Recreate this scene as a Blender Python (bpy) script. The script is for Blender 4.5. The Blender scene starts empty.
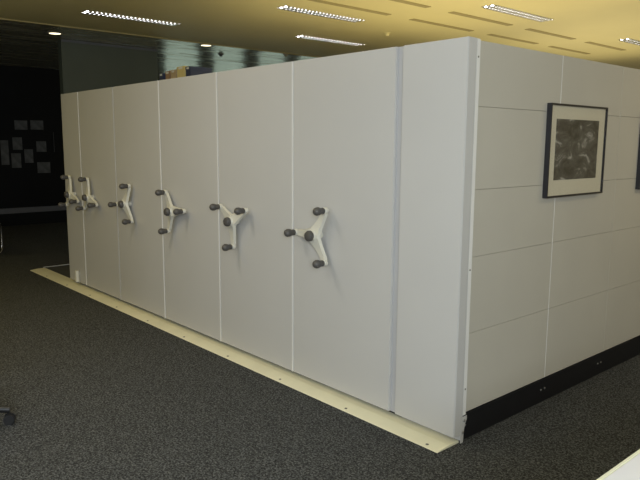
import bpy, bmesh, math, random
from mathutils import Vector, Matrix
random.seed(7)
C = bpy.context.scene
COL = C.collection

# ---------------------------------------------------------------- camera
CAM = Vector((2.0024, -2.7022, 1.6))
R_ = Vector((0.66146, 0.74996, 0.00551)); U_ = Vector((-0.11383, 0.09313, 0.98913)); F_ = Vector((-0.74130, 0.65489, -0.14697))
cd = bpy.data.cameras.new('camera'); cam = bpy.data.objects.new('camera', cd); COL.objects.link(cam)
cam.matrix_world = Matrix(((R_.x, U_.x, -F_.x, CAM.x), (R_.y, U_.y, -F_.y, CAM.y), (R_.z, U_.z, -F_.z, CAM.z), (0, 0, 0, 1)))
cd.sensor_width = 36; cd.lens = 651.0 / 640 * 36; cd.clip_end = 100
C.camera = cam

# ---------------------------------------------------------------- light and exposure
C.view_settings.view_transform = 'Standard'; C.view_settings.look = 'None'
C.view_settings.gamma = 1; C.view_settings.use_curve_mapping = False
C.view_settings.exposure = 0.52
w = bpy.data.worlds.new('world'); C.world = w; w.use_nodes = True
w.node_tree.nodes['Background'].inputs[0].default_value = (1.0, 0.83, 0.47, 1)
w.node_tree.nodes['Background'].inputs[1].default_value = 0.22
def area(name, loc, size, power, col, target=None):
    l = bpy.data.lights.new(name, 'AREA'); l.shape = 'RECTANGLE'; l.size, l.size_y = size
    l.energy = power; l.color = col
    o = bpy.data.objects.new(name, l); COL.objects.link(o); o.location = loc
    if target is not None:
        o.rotation_euler = (Vector(target) - Vector(loc)).to_track_quat('-Z', 'Y').to_euler()
    return o
WARM = (1.0, 0.86, 0.58); COOL = (0.81, 0.90, 1.0)
area('ceiling_lamp', (-2.07, -1.9, 2.96), (0.14, 1.2), 15, (1.0, 0.93, 0.80))
area('ceiling_lamp', (-3.57, -2.2, 2.96), (0.14, 1.2), 7, (1.0, 0.74, 0.12))
area('ceiling_lamp', (-5.07, -2.2, 2.96), (0.14, 1.2), 6.5, (1.0, 0.76, 0.05))
area('ceiling_lamp', (-7.6, -2.4, 2.96), (0.14, 1.2), 7, (1.0, 0.80, 0.36))  # unseen light added to lift the floor at the left end
area('ceiling_lamp', (1.6, 2.6, 2.96), (0.14, 1.2), 14, WARM)
area('ceiling_lamp', (-0.57, -3.1, 2.96), (0.3, 1.2), 12, COOL)  # unseen cool fill added above the camera side, not a fitting
area('window_daylight', (0.9, -5.2, 1.9), (1.4, 1.3), 24, COOL, (-0.4, 0.0, 1.0))  # added cool fills behind the camera, lighting the front like a flash
area('window_daylight', (3.4, -3.6, 2.0), (1.0, 1.0), 125, COOL, (0.0, 0.2, 1.0))
area('uplighter', (-2.0, 2.8, 2.13), (3.4, 3.2), 20, (1.0, 0.86, 0.55), (-2.0, 2.8, 3.0))  # unseen upward fills, added to brighten the ceiling
area('uplighter', (-2.2, 6.4, 2.13), (3.2, 3.4), 22, (1.0, 0.86, 0.55), (-2.2, 6.4, 3.0))
area('uplighter', (-1.6, -3.2, 1.9), (3.0, 1.6), 18, (1.0, 0.84, 0.50), (-1.6, -3.2, 3.0))

# ---------------------------------------------------------------- materials
def mat(name, col, rough=0.5, metal=0.0, spec=0.5, noise=None, bump=None, emit=None):
    m = bpy.data.materials.new(name); m.use_nodes = True; nt = m.node_tree; b = nt.nodes['Principled BSDF']
    b.inputs['Base Color'].default_value = (*col, 1); b.inputs['Roughness'].default_value = rough
    b.inputs['Metallic'].default_value = metal; b.inputs['Specular IOR Level'].default_value = spec
    tc = nt.nodes.new('ShaderNodeTexCoord')
    if noise:
        sc_, amt = noise
        n = nt.nodes.new('ShaderNodeTexNoise'); n.inputs['Scale'].default_value = sc_; n.inputs['Detail'].default_value = 4
        nt.links.new(tc.outputs['Object'], n.inputs['Vector'])
        r = nt.nodes.new('ShaderNodeValToRGB'); r.color_ramp.elements[0].position = 0.35; r.color_ramp.elements[1].position = 0.65
        r.color_ramp.elements[0].color = (*[max(0, c * (1 - amt)) for c in col], 1)
        r.color_ramp.elements[1].color = (*[min(1, c * (1 + amt)) for c in col], 1)
        nt.links.new(n.outputs['Fac'], r.inputs['Fac']); nt.links.new(r.outputs['Color'], b.inputs['Base Color'])
    if bump:
        sc_, st, di = bump
        n = nt.nodes.new('ShaderNodeTexNoise'); n.inputs['Scale'].default_value = sc_; n.inputs['Detail'].default_value = 3
        nt.links.new(tc.outputs['Object'], n.inputs['Vector'])
        bp = nt.nodes.new('ShaderNodeBump'); bp.inputs['Strength'].default_value = st; bp.inputs['Distance'].default_value = di
        nt.links.new(n.outputs['Fac'], bp.inputs['Height']); nt.links.new(bp.outputs['Normal'], b.inputs['Normal'])
    if emit:
        b.inputs['Emission Color'].default_value = (*emit[0], 1); b.inputs['Emission Strength'].default_value = emit[1]
    return m
M = dict(
    laminate=mat('pale_grey_laminate', (0.50, 0.492, 0.475), 0.42, noise=(1.5, 0.015)),
    edge=mat('pale_edge_trim', (0.72, 0.71, 0.68), 0.35, noise=(3, 0.02)),  # white of post and joint; also imitates lit panel returns
    side=mat('side_panel_grey', (0.48, 0.455, 0.39), 0.5, noise=(2.2, 0.02)),
    post=mat('white_steel_post', (0.66, 0.67, 0.68), 0.35, noise=(3, 0.02)),
    strip=mat('blue_grey_strip', (0.41, 0.41, 0.42), 0.5, noise=(3, 0.02)),
    gap=mat('dark_gap', (0.05, 0.05, 0.045), 0.8, noise=(20, 0.1)),
    plastic=mat('cream_plastic', (0.60, 0.58, 0.50), 0.35, noise=(6, 0.03)),
    knob=mat('dark_grey_rubber', (0.075, 0.070, 0.066), 0.5, noise=(40, 0.1)),
    cream=mat('cream_ramp', (0.78, 0.74, 0.55), 0.45, noise=(5, 0.04)),
    screw=mat('steel_screw', (0.45, 0.45, 0.46), 0.3, metal=0.9, noise=(50, 0.05)),
    rivet=mat('dull_rivet', (0.16, 0.15, 0.12), 0.5, noise=(50, 0.1)),
    black=mat('black_plinth', (0.008, 0.008, 0.010), 0.35, noise=(8, 0.1)),
    frame=mat('black_frame', (0.010, 0.010, 0.013), 0.28, noise=(30, 0.1)),
    matb=mat('cream_mat_board', (0.56, 0.52, 0.40), 0.85, noise=(60, 0.02)),
    ceil=mat('ochre_ceiling', (0.74, 0.66, 0.33), 0.5, noise=(0.7, 0.05)),
    slot=mat('ceiling_slot_brown', (0.36, 0.30, 0.13), 0.7, noise=(10, 0.05)),
    tray=mat('louvre_metal', (0.45, 0.45, 0.40), 0.25, metal=0.8, noise=(10, 0.03)),
    tube=mat('fluorescent_tube', (1, 1, 1), 0.5, emit=((0.93, 0.90, 1.0), 9)),
    spot=mat('downlight_glow', (1, 1, 1), 0.5, emit=((1.0, 0.88, 0.6), 1.6)),
    spotrim=mat('downlight_rim', (0.30, 0.27, 0.18), 0.4, noise=(10, 0.03)),
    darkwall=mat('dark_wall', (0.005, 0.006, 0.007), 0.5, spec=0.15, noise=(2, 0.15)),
    green=mat('dark_green_wall', (0.07, 0.085, 0.065), 0.5, noise=(2, 0.05)),
    paper=mat('dim_paper', (0.080, 0.084, 0.086), 0.8, noise=(9, 0.25)),  # white paper coloured dark grey to imitate the unlit end of the room
    rail=mat('grey_rail', (0.10, 0.105, 0.12), 0.5, noise=(9, 0.05)),
    desk=mat('white_desk', (0.78, 0.77, 0.83), 0.4, noise=(4, 0.01)),
    deskedge=mat('cream_desk_edge', (0.78, 0.77, 0.62), 0.5, noise=(4, 0.01)),
    chrome=mat('chrome_tube', (0.55, 0.56, 0.58), 0.2, metal=1.0, noise=(20, 0.02)),
    seat=mat('black_chair_plastic', (0.012, 0.012, 0.013), 0.5, noise=(30, 0.1)),
    pane=mat('evening_window', (0.2, 0.25, 0.25), 0.3, emit=((0.66, 0.85, 0.74), 0.65)),
    blind=mat('grey_blind', (0.16, 0.18, 0.17), 0.6, noise=(3, 0.1)),
    boxblue=mat('navy_card', (0.03, 0.04, 0.08), 0.6, noise=(20, 0.1)),
    boxbrown=mat('brown_card', (0.30, 0.19, 0.10), 0.8, noise=(20, 0.1)),
    boxtan=mat('tan_card', (0.42, 0.31, 0.17), 0.8, noise=(20, 0.1)),
    boxyellow=mat('yellow_card', (0.62, 0.50, 0.20), 0.7, noise=(20, 0.06)),
    boxlabel=mat('label_card', (0.65, 0.63, 0.55), 0.8, noise=(30, 0.04)),
)
def carpet_mat():
    m = bpy.data.materials.new('charcoal_loop_carpet'); m.use_nodes = True; nt = m.node_tree; b = nt.nodes['Principled BSDF']
    tc = nt.nodes.new('ShaderNodeTexCoord')
    n = nt.nodes.new('ShaderNodeTexNoise'); n.inputs['Scale'].default_value = 100; n.inputs['Detail'].default_value = 3; n.inputs['Roughness'].default_value = 0.7
    v = nt.nodes.new('ShaderNodeTexVoronoi'); v.inputs['Scale'].default_value = 130
    for q in (n, v): nt.links.new(tc.outputs['Object'], q.inputs['Vector'])
    r = nt.nodes.new('ShaderNodeValToRGB'); e = r.color_ramp.elements
    e[0].position = 0.36; e[0].color = (0.020, 0.020, 0.020, 1); e[1].position = 0.68; e[1].color = (0.140, 0.144, 0.146, 1)
    k = r.color_ramp.elements.new(0.5); k.color = (0.053, 0.055, 0.057, 1)
    sep = nt.nodes.new('ShaderNodeSeparateColor'); nt.links.new(v.outputs['Color'], sep.inputs[0])
    mx = nt.nodes.new('ShaderNodeMath'); mx.operation = 'MULTIPLY_ADD'; mx.inputs[1].default_value = 0.22; nt.links.new(sep.outputs[0], mx.inputs[0]); nt.links.new(n.outputs['Fac'], mx.inputs[2])
    m2 = nt.nodes.new('ShaderNodeMath'); m2.operation = 'SUBTRACT'; m2.inputs[1].default_value = 0.11; nt.links.new(mx.outputs[0], m2.inputs[0])
    nt.links.new(m2.outputs[0], r.inputs['Fac']); nt.links.new(r.outputs['Color'], b.inputs['Base Color'])
    b.inputs['Roughness'].default_value = 0.95; b.inputs['Specular IOR Level'].default_value = 0.1
    bp = nt.nodes.new('ShaderNodeBump'); bp.inputs['Strength'].default_value = 0.35; bp.inputs['Distance'].default_value = 0.004
    nt.links.new(v.outputs['Distance'], bp.inputs['Height']); nt.links.new(bp.outputs['Normal'], b.inputs['Normal'])
    return m
M['carpet'] = carpet_mat()
def glossy_ceiling():
    m = bpy.data.materials.new('polished_metal_ceiling'); m.use_nodes = True; nt = m.node_tree; b = nt.nodes['Principled BSDF']
    b.inputs['Base Color'].default_value = (0.60, 0.58, 0.42, 1); b.inputs['Metallic'].default_value = 0.5; b.inputs['Roughness'].default_value = 0.22
    tc = nt.nodes.new('ShaderNodeTexCoord'); n = nt.nodes.new('ShaderNodeTexNoise'); n.inputs['Scale'].default_value = 1.0; n.inputs['Detail'].default_value = 3
    mp = nt.nodes.new('ShaderNodeMapping'); mp.inputs['Rotation'].default_value = (0, 0, math.radians(30)); mp.inputs['Scale'].default_value = (1.6, 0.35, 1)
    nt.links.new(tc.outputs['Object'], mp.inputs['Vector']); nt.links.new(mp.outputs[0], n.inputs['Vector'])
    bp = nt.nodes.new('ShaderNodeBump'); bp.inputs['Strength'].default_value = 0.8; bp.inputs['Distance'].default_value = 0.07
    nt.links.new(n.outputs['Fac'], bp.inputs['Height']); nt.links.new(bp.outputs['Normal'], b.inputs['Normal'])
    return m
M['gloss'] = glossy_ceiling()
def print_mat(name, seed):
    m = bpy.data.materials.new(name); m.use_nodes = True; nt = m.node_tree; b = nt.nodes['Principled BSDF']
    tc = nt.nodes.new('ShaderNodeTexCoord'); mp = nt.nodes.new('ShaderNodeMapping')
    mp.inputs['Location'].default_value = (seed, seed, 0); mp.inputs['Rotation'].default_value = (0.55, 0, 0); mp.inputs['Scale'].default_value = (1, 3.4, 5.5)
    nt.links.new(tc.outputs['Object'], mp.inputs['Vector'])
    n = nt.nodes.new('ShaderNodeTexNoise'); n.inputs['Scale'].default_value = 2.0; n.inputs['Detail'].default_value = 9; n.inputs['Roughness'].default_value = 0.62; n.inputs['Distortion'].default_value = 0.8
    nt.links.new(mp.outputs[0], n.inputs['Vector'])
    r = nt.nodes.new('ShaderNodeValToRGB'); e = r.color_ramp.elements
    e[0].position = 0.40; e[0].color = (0.012, 0.012, 0.010, 1); e[1].position = 0.69; e[1].color = (0.42, 0.41, 0.37, 1)
    k = e.new(0.56); k.color = (0.07, 0.068, 0.06, 1)
    nt.links.new(n.outputs['Fac'], r.inputs['Fac']); nt.links.new(r.outputs['Color'], b.inputs['Base Color']); b.inputs['Roughness'].default_value = 0.5
    return m
def glass_mat():
    m = bpy.data.materials.new('picture_glass'); m.use_nodes = True; nt = m.node_tree; nt.nodes.remove(nt.nodes['Principled BSDF'])
    t = nt.nodes.new('ShaderNodeBsdfTransparent'); g = nt.nodes.new('ShaderNodeBsdfGlossy'); g.inputs['Roughness'].default_value = 0.02
    x = nt.nodes.new('ShaderNodeMixShader')
    x.inputs[0].default_value = 0.05; nt.links.new(t.outputs[0], x.inputs[1]); nt.links.new(g.outputs[0], x.inputs[2])
    nt.links.new(x.outputs[0], nt.nodes['Material Output'].inputs['Surface'])
    return m
M['glass'] = glass_mat()

# ---------------------------------------------------------------- helpers
def box(bm, x0, x1, y0, y1, z0, z1, bev=0.0):
    t = bmesh.new(); bmesh.ops.create_cube(t, size=1)
    for v in t.verts:
        v.co = Vector((x0 + (v.co.x + .5) * (x1 - x0), y0 + (v.co.y + .5) * (y1 - y0), z0 + (v.co.z + .5) * (z1 - z0)))
    if bev: bmesh.ops.bevel(t, geom=t.edges[:], offset=bev, segments=2, affect='EDGES')
    merge(bm, t); return bm
def merge(bm, t, mx=None):
    if mx is not None: bmesh.ops.transform(t, matrix=mx, verts=t.verts)
    me = bpy.data.meshes.new('tmp'); t.to_mesh(me); t.free(); bm.from_mesh(me); bpy.data.meshes.remove(me)
def cyl(bm, a, b, r0, r1=None, seg=20, bev=0.0):
    a, b = Vector(a), Vector(b); r1 = r0 if r1 is None else r1
    t = bmesh.new(); bmesh.ops.create_cone(t, cap_ends=True, segments=seg, radius1=r0, radius2=r1, depth=(b - a).length)
    if bev:
        es = [e for e in t.edges if abs(e.verts[0].co.z - e.verts[1].co.z) < 1e-6]
        bmesh.ops.bevel(t, geom=es, offset=bev, segments=2, affect='EDGES')
    merge(bm, t, Matrix.Translation((a + b) / 2) @ (b - a).to_track_quat('Z', 'Y').to_matrix().to_4x4()); return bm
def lathe(bm, prof, origin, axis, seg=20):
    """prof: list of (radius, height along axis)"""
    t = bmesh.new(); rings = []
    for r, h in prof:
        rings.append([t.verts.new((r * math.cos(2 * math.pi * i / seg), r * math.sin(2 * math.pi * i / seg), h)) for i in range(seg)])
    for a, b in zip(rings, rings[1:]):
        for i in range(seg): t.faces.new((a[i], a[(i + 1) % seg], b[(i + 1) % seg], b[i]))
    t.faces.new(rings[0][::-1]); t.faces.new(rings[-1])
    merge(bm, t, Matrix.Translation(origin) @ Vector(axis).to_track_quat('Z', 'Y').to_matrix().to_4x4()); return bm
def tube(bm, pts, r, seg=12):
    """smooth tube along points"""
    P = [Vector(p) for p in pts]; t = bmesh.new(); rings = []; up = None
    for i, p in enumerate(P):
        d = (P[min(i + 1, len(P) - 1)] - P[max(i - 1, 0)]).normalized()
        if up is None: up = d.orthogonal().normalized()
        up = (up - d * up.dot(d)).normalized(); s = d.cross(up)
        rings.append([t.verts.new(p + (up * math.cos(2 * math.pi * k / seg) + s * math.sin(2 * math.pi * k / seg)) * r) for k in range(seg)])
    for a, b in zip(rings, rings[1:]):
        for k in range(seg): t.faces.new((a[k], a[(k + 1) % seg], b[(k + 1) % seg], b[k]))
    t.faces.new(rings[0][::-1]); t.faces.new(rings[-1]); bmesh.ops.recalc_face_normals(t, faces=t.faces); merge(bm, t); return bm
def obj(name, bm, m, parent=None, smooth=False, loc=None):
    me = bpy.data.meshes.new(name); bm.to_mesh(me); bm.free(); me.materials.append(M[m] if isinstance(m, str) else m)
    if smooth:
        for p in me.polygons: p.use_smooth = True
        try: me.set_sharp_from_angle(angle=math.radians(40))
        except Exception: pass
    o = bpy.data.objects.new(name, me); COL.objects.link(o)
    if parent: o.parent = parent
    if loc: o.location = loc
    return o
def bx(name, x0, x1, y0, y1, z0, z1, m, parent=None, bev=0.0, smooth=False):
    return obj(name, box(bmesh.new(), x0, x1, y0, y1, z0, z1, bev), m, parent, smooth)
def thing(name, label, cat, loc=(0, 0, 0), group=None, rz=0):
    o = bpy.data.objects.new(name, None); COL.objects.link(o); o.location = loc; o.rotation_euler = (0, 0, rz); o.empty_display_size = 0.1
    return tag(o, label, cat, group)
def tag(o, label, cat, group=None):
    o['label'] = label; o['category'] = cat
    if group: o['group'] = group
    return o
def struct(o): o['kind'] = 'structure'; return o

# ---------------------------------------------------------------- room shell
H = 3.0; RX = -6.25
struct(bx('floor', -14, 6, -7, 12, -0.1, 0, 'carpet'))
LUM = [(-5.21, 0.80, 1.14, 'lit louvred ceiling light above the far end of the row, left of all others'),
    (-3.55, 2.23, 1.16, 'lit louvred ceiling light at the top edge, above the middle shelving units'),
    (-4.86, 3.55, 1.18, 'lit louvred ceiling light lowest over the shelving tops in the middle'),
    (-2.07, 3.75, 1.18, 'lit louvred ceiling light above the panelled side, right of the corner post'),
    (-2.07, 6.88, 1.18, 'lit louvred ceiling light cut off by the right edge of the photo')]
holes = [(x - 0.08, x + 0.08, y - L / 2 - 0.005, y + L / 2 + 0.005) for x, y, L, _ in LUM]
xc_ = sorted({RX, 6.0} | {h[0] for h in holes} | {h[1] for h in holes}); yc_ = sorted({-7.0, 12.0} | {h[2] for h in holes} | {h[3] for h in holes})
bm = bmesh.new()                                    # ceiling with an opening for every recessed light
for a, b in zip(xc_, xc_[1:]):
    for c, d in zip(yc_, yc_[1:]):
        mx, my = (a + b) / 2, (c + d) / 2
        if not any(h[0] < mx < h[1] and h[2] < my < h[3] for h in holes): box(bm, a, b, c, d, H, H + 0.05)
struct(obj('ceiling', bm, 'ceil'))
struct(bx('ceiling_slab', RX, 6, -7, 12, H + 0.08, H + 0.12, 'ceil'))
struct(bx('ceiling_polished', -14, RX, -7, 12, H + 0.002, H + 0.1, 'gloss'))
struct(bx('trim_1', RX - 0.03, RX, -7, 12, H - 0.012, H + 0.001, 'slot'))
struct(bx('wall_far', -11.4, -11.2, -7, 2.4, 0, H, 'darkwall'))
struct(bx('wall_left', -11.2, -4.5, -7, -6.8, 0, H, 'darkwall'))  # unseen wall added to keep ambient light off the left end
struct(bx('trim_2', -11.2, -11.17, -6.8, 2.4, 0.24, 0.34, 'rail'))
struct(bx('wall_partition', -7.42, -7.30, 0.743, 2.19, 0, H - 0.001, 'green'))
struct(bx('trim_3', -7.30, -7.285, 0.743, 2.19, H - 0.035, H - 0.005, 'rail'))
# window wall beyond the dark end of the office (shows as a reflection in the polished ceiling)
bm = bmesh.new()
box(bm, -14.0, -13.8, 2.4, 12, 0, 0.7)
for i in range(7): box(bm, -14.0, -13.75, 2.4 + i * 1.5, 2.8 + i * 1.5, 0.7, H)
struct(obj('wall_windows', bm, 'darkwall'))
for i in range(6):
    wn = struct(bx('window_%d' % (i + 1), -13.98, -13.95, 2.8 + i * 1.5, 3.9 + i * 1.5, 0.7, H, 'pane'))
    b = bmesh.new()
    for k in range(5): box(b, -13.92, -13.84, 2.8 + i * 1.5, 3.9 + i * 1.5, 0.95 + k * 0.42, 1.10 + k * 0.42)
    obj('window_blind', b, 'blind', wn)

# ---------------------------------------------------------------- rolling track platform with its cream ramp
tr = thing('shelving_track', 'low dark floor platform with a long cream metal ramp along the shelving front', 'floor track', (-3.3, 0, 0))
def off(o, par): o.matrix_parent_inverse = Matrix.Translation(-par.location); return o
bm = bmesh.new()
xs0, xs1 = -6.42, 0.012
sec = [(-0.118, 0.001), (-0.112, 0.004), (-0.02, 0.014), (0.065, 0.014), (0.065, 0.001)]
va = [bm.verts.new((xs0, y, z)) for y, z in sec]; vb = [bm.verts.new((xs1, y, z)) for y, z in sec]
for i in range(5): bm.faces.new((va[i], va[(i + 1) % 5], vb[(i + 1) % 5], vb[i]))
bm.faces.new(va[::-1]); bm.faces.new(vb); bmesh.ops.recalc_face_normals(bm, faces=bm.faces)
ramp = off(obj('ramp', bm, 'cream', tr), tr); ramp['label'] = 'cream metal ramp strip'
for x in (-0.08, -0.71, -1.36, -2.0, -2.65, -3.3, -3.95, -4.6, -5.25, -5.9):
    obj('rivet', lathe(bmesh.new(), [(0.009, 0), (0.009, 0.002), (0.005, 0.004)], (x, -0.088, 0.006), (0, 0, 1), 12), 'rivet', ramp)
off(bx('deck', -6.45, -0.42, 0.066, 4.1, 0.001, 0.012, 'gap', tr), tr)
off(bx('edge_strip', -6.475, -6.451, 0.0655, 4.1, 0.001, 0.016, 'post', tr), tr)['label'] = 'thin pale metal edge strip'

# ---------------------------------------------------------------- mobile shelving units
ZB, ZT, DEP = 0.05, 2.118, 4.10
K = 2 * math.pi / 3
def spoke_bm(a):
    """one curved tapering arm of the three-armed handle, in the local XZ plane, facing -Y"""
    t = bmesh.new(); L = 0.188; n = 14; rows = []
    ca, sa = math.cos(a), math.sin(a)
    for i in range(n + 1):
        s = i / n; r = 0.012 + s * (L - 0.012)
        hw = 0.034 * (1 - s) ** 2.2 + 0.0205 + 0.001 * s                # half width: broad at the hub, slim to the tip
        if i == n: hw = 0.010
        if i == n - 1: hw = 0.017
        y = -0.038 - 0.022 * (1 - s) ** 2                                # dished: hub stands further out
        th = 0.020
        bow = 0.0
        rows.append([(r, -hw, y + th), (r, -hw * 0.8, y), (r, hw * 0.8, y), (r, hw, y + th)])
    V = [[t.verts.new((p * ca - q * sa, y, p * sa + q * ca)) for p, q, y in row] for row in rows]
    for A, B in zip(V, V[1:]):
        for k in range(4): t.faces.new((A[k], A[(k + 1) % 4], B[(k + 1) % 4], B[k]))
    t.faces.new(V[0]); t.faces.new(V[-1][::-1]); bmesh.ops.recalc_face_normals(t, faces=t.faces)
    # rounded boss at the tip that carries the knob
    lathe(t, [(0.017, 0), (0.021, 0.004), (0.021, 0.022), (0.017, 0.026)], (L * ca, -0.018, L * sa), (0, -1, 0), 16)
    return t
knob_prof = [(0.018, 0), (0.020, 0.004), (0.020, 0.022), (0.0225, 0.030), (0.026, 0.040), (0.026, 0.055), (0.021, 0.067), (0.012, 0.074), (0.003, 0.076)]
def make_handle(unit, hx, hz, ang, front):
    h = obj('crank_handle', lathe(bmesh.new(), [(0.024, -0.014), (0.024, 0.004), (0.020, 0.008), (0.020, 0.035), (0.033, 0.042), (0.036, 0.055), (0.030, 0.066), (0.018, 0.068)],
            (0, 0, 0), (0, -1, 0), 28), 'plastic', unit, True, (hx, front - 0.0145, hz))
    h['label'] = 'cream three-armed turning handle with dark knobs'
    for j in range(3):
        a = ang + j * K
        obj('handle_arm', spoke_bm(a), 'plastic', h, True)
        obj('knob', lathe(bmesh.new(), knob_prof, (0.188 * math.cos(a), -0.048, 0.188 * math.sin(a)), (0, -1, 0), 20), 'knob', h, True)['label'] = 'dark grey rubber knob'
    obj('hub_cap', lathe(bmesh.new(), [(0.028, 0), (0.034, 0.008), (0.034, 0.022), (0.027, 0.034), (0.012, 0.039)], (0, -0.064, 0), (0, -1, 0), 24), 'knob', h, True)['label'] = 'dark grey domed hub cap'
    return h
units = [
    (-5.384, -4.912, 0.0, (-5.103, 1.035, 100.2), 'narrow pale grey rolling shelving unit at the far dark end of the row'),
    (-4.900, -4.052, 0.0, (-4.610, 1.033, 100.1), 'wide pale grey rolling shelving unit next to the narrow unit at the far end'),
    (-4.040, -3.141, 0.0, (-3.750, 1.029, 65.2), 'pale grey rolling unit with a handle arm pointing straight left, third from the far end'),
    (-3.129, -2.236, 0.0, (-2.868, 1.030, 125.2), 'pale grey rolling shelving unit with a handle arm pointing straight right, middle of the row'),
    (-2.224, -1.337, 0.0, (-1.970, 1.031, 149.4), 'pale grey rolling shelving unit whose handle has one arm pointing straight down'),
    (-1.325, -0.443, 0.0, (-1.052, 1.028, 59.7), 'widest-looking pale grey rolling shelving unit beside the fixed corner bay'),
]
for x0, x1, fy, (hx, hz, an), lab in units:
    xc = (x0 + x1) / 2
    t = thing('mobile_shelving_unit', lab, 'shelving unit', (xc, 0, 0), 'rolling shelving units in a row')
    hw = (x1 - x0) / 2
    bx('front_panel', -hw, hw, fy, 0.055, ZB, ZT, 'laminate', t, 0.0035)
    et = bx('edge_trim', hw + 0.0005, hw + 0.0095, fy - 0.003, 0.05, ZB, ZT - 0.001, 'laminate' if -4.1 < x1 < -4.0 else 'edge', t, 0.001) if x1 < -1 else bx('edge_trim', hw + 0.0005, hw + 0.045, 0.016, 0.05, ZB, ZT - 0.001, 'strip', t, 0.001)  # added strips whose colour stands in for the lit side returns at joints
    et['label'] = 'light edge strip'
    bx('carcass', -hw + 0.012, hw - 0.012, 0.057, DEP, 0.06, ZT - 0.012, 'laminate', t)
    bx('wheel_base', -hw + 0.02, hw - 0.02, 0.12, DEP - 0.05, 0.0125, 0.059, 'black', t)
    if x1 < -4.9: obj('floor_lock_bolt', cyl(cyl(bmesh.new(), (0.055, -0.026, 0.062), (0.055, -0.026, 0.19), 0.023, seg=20, bev=0.003), (0.055, 0.0, 0.15), (0.055, -0.026, 0.15), 0.012), 'plastic', t, True)['label'] = 'short cream cylindrical lock bolt'
    make_handle(t, hx - xc, hz, math.radians(an), fy)
# ---------------------------------------------------------------- fixed corner bay with panelled side
t = thing('fixed_shelving_bay', 'fixed pale grey corner shelving bay with panelled long side and black plinth', 'shelving unit', (0, 0, 0))
bx('front_panel', -0.396, 0.0275, 0.0, 0.060, ZB, ZT, 'laminate', t, 0.004)
bx('carcass', -0.39, -0.03, 0.061, 4.95, 0.0155, ZT - 0.012, 'laminate', t)
bx('corner_upright', -0.028, 0.0225, 0.0602, 0.0775, 0.018, ZT, 'laminate', t, 0.001)['label'] = 'grey upright set back behind the front panel'
cp = bx('corner_post', -0.028, 0.0205, 0.0778, 0.1115, 0.150, ZT, 'edge', t, 0.004); cp['label'] = 'bright white metal corner post'
for z in (0.30, 0.95, 2.03): obj('screw', lathe(bmesh.new(), [(0.005, 0), (0.005, 0.002), (0.002, 0.003)], (0.0205, 0.093, z), (1, 0, 0), 10), 'rivet', cp)
zs = [0.152, 0.595, 1.010, 1.365, 1.790, ZT - 0.002]
ys = [0.112, 0.957, 1.755, 2.553, 3.351, 4.149, 4.947]
for a, b in zip(ys, ys[1:]):
    bm = bmesh.new()
    for c, d in zip(zs, zs[1:]): box(bm, -0.022, 0.0, a + 0.003, b - 0.003, c + 0.0009, d - 0.0009, 0.0008)
    obj('side_panel', bm, 'side', t)
    if b < 4.9: bx('joint_strip', -0.024, 0.0006, b - 0.0025, b + 0.0025, 0.152, ZT - 0.004, 'edge' if b < 1 else 'side', t)
kp = bx('plinth', -0.022, 0.008, 0.0908, 4.947, 0.002, 0.148, 'black', t, 0.001); kp['label'] = 'black metal plinth strip'
for y in (0.122, 0.905, 0.95, 1.66, 1.705, 2.5, 2.545):
    obj('screw', lathe(bmesh.new(), [(0.0065, 0), (0.0065, 0.003), (0.003, 0.005)], (0.008, y, 0.085), (1, 0, 0), 12), 'screw', kp)
bm = bmesh.new()
pr = [(0.062, 0.002), (0.086, 0.002), (0.088, 0.04), (0.092, 0.075), (0.100, 0.105), (0.1115, 0.125), (0.1125, 0.149), (0.062, 0.149)]
va = [bm.verts.new((0.0228, y, z)) for y, z in pr]; vb = [bm.verts.new((0.0248, y, z)) for y, z in pr]
bm.faces.new(va[::-1]); bm.faces.new(vb)
for i in range(8): bm.faces.new((va[i], va[(i + 1) % 8], vb[(i + 1) % 8], vb[i]))
bmesh.ops.recalc_face_normals(bm, faces=bm.faces)
fb = obj('foot_bracket', bm, 'laminate', t); fb['label'] = 'pale metal foot bracket with screws'
for y, z in ((0.090, 0.125), (0.078, 0.06)):
    obj('screw', lathe(bmesh.new(), [(0.008, 0), (0.008, 0.003), (0.004, 0.005)], (0.0248, y, z), (1, 0, 0), 12), 'screw', fb)

# ---------------------------------------------------------------- framed pictures on the panelled side
def picture(y0, label, seed):
    W, Hh, D = 0.700, 0.549, 0.030
    t = thing('framed_picture', label, 'picture', (0.0015, y0, 1.288), 'framed pictures on the panelled side')
    fw = 0.011; bm = bmesh.new()
    box(bm, 0, D, 0, fw, 0, Hh, 0.001); box(bm, 0, D, W - fw, W, 0, Hh, 0.001)
    box(bm, 0, D, fw, W - fw, 0, fw, 0.001); box(bm, 0, D, fw, W - fw, Hh - fw, Hh, 0.001)
    obj('frame', bm, 'frame', t)
    bx('mat_board', 0.004, D - 0.012, fw, W - fw, fw, Hh - fw, 'matb', t)
    bx('photograph', D - 0.012, D - 0.0105, 0.083, 0.609, 0.102, 0.462, print_mat('monochrome_landscape_photograph', seed), t)['label'] = 'dark black and white landscape photograph'
    bx('glass', D - 0.006, D - 0.004, fw, W - fw, fw, Hh - fw, 'glass', t)
picture(0.805, 'black framed monochrome photograph with a wide cream mat, the fully visible one', 0.3)
picture(2.07, 'black picture frame cut off by the right edge of the photo', 3.7)

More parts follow.
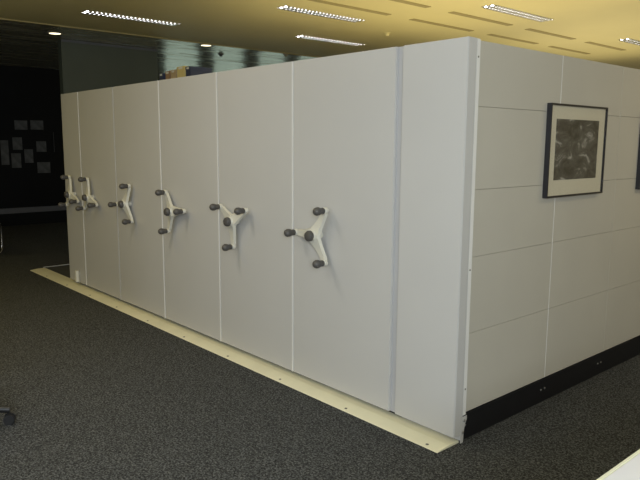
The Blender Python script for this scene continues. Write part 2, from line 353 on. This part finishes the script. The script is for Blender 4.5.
# ---------------------------------------------------------------- things standing on top of the row
for i, (x, wd, hh, m, lab) in enumerate([
        (-4.485, 0.085, 0.225, 'boxblue', 'small navy file box on the shelving top, beside the dark green wall'),
        (-4.345, 0.095, 0.235, 'boxbrown', 'brown cardboard file box on the shelving top, between navy box and tan box'),
        (-4.225, 0.11, 0.24, 'boxtan', 'tan cardboard file box on the shelving top, left of the yellow box'),
        (-4.07, 0.15, 0.262, 'boxyellow', 'yellow file box on the shelving top'),
        (-3.925, 0.09, 0.25, 'boxblue', 'navy file box on the shelving top, right of the yellow box')]):
    t = thing('file_box', lab, 'box', (x, 0.75, ZT - 0.0115), 'file boxes on top of the shelving')
    bx('body', -wd / 2, wd / 2, 0, 0.25, 0, hh - 0.03, m, t, 0.002)
    bx('lid', -wd / 2 - 0.003, wd / 2 + 0.003, -0.003, 0.253, hh - 0.03, hh, m, t, 0.002)
    bx('paper_label', -wd / 4, wd / 4, -0.005, -0.003, hh - 0.026, hh - 0.008, 'boxlabel', t)

# ---------------------------------------------------------------- ceiling fittings
def luminaire(x, y, L, lab):
    t = thing('ceiling_light', lab, 'light', (x, y, H), 'louvred fluorescent ceiling lights'); W = 0.075
    bm = bmesh.new()
    for s in (-1, 1): box(bm, s * W - 0.003, s * W + 0.003, -L / 2, L / 2, -0.002, 0.060)
    for s in (-1, 1): box(bm, -W, W, s * L / 2 - 0.003, s * L / 2 + 0.003, -0.002, 0.060)
    box(bm, -W, W, -L / 2, L / 2, 0.060, 0.064)
    obj('housing', bm, 'tray', t)
    bm = bmesh.new(); n = 23
    for i in range(1, n): box(bm, -W + 0.005, W - 0.005, -L / 2 + i * L / n - 0.018, -L / 2 + i * L / n + 0.018, -0.012, 0.030)
    box(bm, -0.006, 0.006, -L / 2 + 0.004, L / 2 - 0.004, -0.009, 0.030)
    obj('louvre', bm, 'tray', t)
    for s in (-1, 1):
        obj('tube', cyl(bmesh.new(), (s * 0.038, -L / 2 + 0.02, 0.001), (s * 0.038, L / 2 - 0.02, 0.001), 0.009, seg=12), 'tube', t)
for a in LUM: luminaire(*a)
spotw = ['by the top edge of the photo', 'left of the light over the corner post', 'behind the light above the panelled side', 'nearest the right edge']
for xi, x in enumerate((-2.52, -3.07)):
    for k in range(4):
        o = bx('ceiling_slot', -0.038, 0.038, -0.57, 0.57, -0.006, -0.0005, 'slot', None)
        o.location = (x, 2.20 + 1.517 * k, H)
        tag(o, 'brown ceiling slot, %s row, %s' % (('upper', 'lower')[xi], spotw[k]), 'air slot', 'air slots in the ceiling')
for x, y, lab in ((-6.863, 0.509, 'small round lit downlight above the dark wall at the left'), (-6.408, 2.502, 'small round lit downlight in the polished ceiling above the middle of the row')):
    t = thing('downlight', lab, 'light', (x, y, H), 'round downlights')
    obj('rim', lathe(bmesh.new(), [(0.095, 0), (0.095, 0.004), (0.080, 0.007), (0.078, 0.003)], (0, 0, -0.002), (0, 0, -1), 28), 'spotrim', t)
    obj('lamp', lathe(bmesh.new(), [(0.072, 0), (0.072, 0.004), (0.050, 0.007), (0.015, 0.008)], (0, 0, -0.004), (0, 0, -1), 24), 'spot', t, True)
for x, y, lab, m in ((-7.08, 3.19, 'tiny dark sprinkler head in the polished ceiling, right of the downlight', 'knob'), (-6.36, 3.94, 'small round detector on the polished ceiling above the shelving tops', 'spotrim'), (-3.905, 3.641, 'small round detector on the ochre ceiling between lights and slots', 'ceil')):
    t = thing('ceiling_sensor', lab, 'sensor', (x, y, H))
    obj('base', lathe(bmesh.new(), [(0.05, 0), (0.05, 0.006), (0.04, 0.010)], (0, 0, -0.001), (0, 0, -1), 20), m, t)
    obj('head', lathe(bmesh.new(), [(0.026, 0), (0.030, 0.014), (0.020, 0.028), (0.006, 0.032)], (0, 0, -0.009), (0, 0, -1), 20), m, t, True)

# ---------------------------------------------------------------- papers on the dark far wall
def ray_to_wall(px, py, X=-11.19):
    d = F_ + R_ * ((px - 320) / 651) - U_ * ((py - 240) / 651); k = (X - CAM.x) / d.x
    return CAM.y + d.y * k, CAM.z + d.z * k
sheets = [(14, 120, 28, 130, 'upper wide sheet, left of the pair'), (30, 120, 44, 130, 'upper wide sheet, right of the pair'),
          (0, 140, 10, 165, 'tall sheet cut off by the left edge'), (12, 137, 23, 150, 'square sheet left of centre'),
          (24, 149, 34, 163, 'square sheet in the middle of the cluster'), (36, 141, 47, 152, 'sheet right of centre below the pair'),
          (11, 153, 22, 168, 'sheet low on the left of the cluster'), (37, 162, 51, 173, 'lowest sheet on the right'), (53, 132, 55, 152, 'narrow vertical strip at the right')]
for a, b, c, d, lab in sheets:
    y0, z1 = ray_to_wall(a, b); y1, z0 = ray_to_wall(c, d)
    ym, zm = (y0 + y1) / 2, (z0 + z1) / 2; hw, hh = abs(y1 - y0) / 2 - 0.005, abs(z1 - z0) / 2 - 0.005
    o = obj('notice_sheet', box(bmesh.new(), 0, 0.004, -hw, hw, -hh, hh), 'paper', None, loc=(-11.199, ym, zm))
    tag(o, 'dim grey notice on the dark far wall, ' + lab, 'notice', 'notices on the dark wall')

# ---------------------------------------------------------------- white desk (only its corner edge shows)
t = thing('desk', 'white desk top with a cream edge at the lower right corner of the photo', 'desk', (1.285, -1.9, 0))
bx('desktop', 0.012, 0.85, 0.0, 1.75, 0.705, 0.730, 'desk', t, 0.002)
bx('edge_band', 0.0, 0.0115, 0.0, 1.75, 0.705, 0.730, 'deskedge', t, 0.002)
for x in (0.10, 0.75):
    for y in (0.1, 1.65): obj('leg', box(bmesh.new(), x - 0.025, x + 0.025, y - 0.025, y + 0.025, 0.0, 0.7045, 0.003), 'chrome', t)

# ---------------------------------------------------------------- office chair at the left edge
cc = Vector((-1.82, -1.69, 0)); dv = Vector((-0.42, -0.91, 0)).normalized(); ctr = cc + dv * 0.31
t = thing('office_chair', 'black swivel chair base with one castor showing at the lower left edge', 'chair', ctr)
aa = math.atan2(-dv.y, -dv.x)
obj('column', cyl(bmesh.new(), (0, 0, 0.09), (0, 0, 0.43), 0.025), 'seat', t, True)
for j in range(5):
    a = aa + j * 2 * math.pi / 5; d = Vector((math.cos(a), math.sin(a), 0))
    leg = obj('leg', tube(bmesh.new(), [(0, 0, 0.115), d * 0.1 + Vector((0, 0, 0.11)), d * 0.22 + Vector((0, 0, 0.10)), d * 0.315 + Vector((0, 0, 0.085))], 0.019), 'seat', t, True)
    s = Vector((-d.y, d.x, 0)); q = d * 0.31 + Vector((0, 0, 0.031))
    obj('castor', cyl(cyl(bmesh.new(), q - s * 0.028, q - s * 0.006, 0.0305, bev=0.004), q + s * 0.006, q + s * 0.028, 0.0305, bev=0.004), 'seat', leg, True)
sb = bmesh.new(); box(sb, -0.22, 0.20, -0.20, 0.20, 0.43, 0.50, 0.03)
obj('seat', sb, 'seat', t, True)
bb = bmesh.new(); box(bb, -0.31, -0.255, -0.20, 0.20, 0.60, 1.05, 0.025); box(bb, -0.27, -0.25, -0.03, 0.03, 0.46, 0.65, 0.004); box(bb, -0.265, -0.15, -0.03, 0.03, 0.445, 0.465, 0.004)
obj('backrest', bb, 'seat', t, True)
t.rotation_euler = (0, 0, 0)

# ---------------------------------------------------------------- cantilever chair further back at the left edge
t = thing('visitor_chair', 'chair with a thin curved pale metal frame just showing at the left edge', 'chair', (-8.0, -0.34, 0), rz=math.radians(48))
def arc(c, r, a0, a1, n, x): return [(x, c[0] + r * math.cos(a0 + (a1 - a0) * i / n), c[1] + r * math.sin(a0 + (a1 - a0) * i / n)) for i in range(n + 1)]
for x in (-0.24, 0.24):
    pts = [(x, -0.22, 0.013), (x, 0.14, 0.013)] + arc((0.16, 0.113), 0.10, -math.pi / 2, 0, 6, x) + [(x, 0.27, 0.25)] + arc((0.17, 0.35), 0.10, 0, math.pi / 2, 6, x) + [(x, -0.2, 0.44), (x, -0.28, 0.85)]
    obj('frame', tube(bmesh.new(), pts, 0.0125), 'chrome', t, True)
bx('seat', -0.225, 0.225, -0.2, 0.25, 0.455, 0.49, 'seat', t, 0.01)
b = bmesh.new(); box(b, -0.225, 0.225, -0.29, -0.27, 0.55, 0.88, 0.008); obj('backrest', b, 'seat', t)
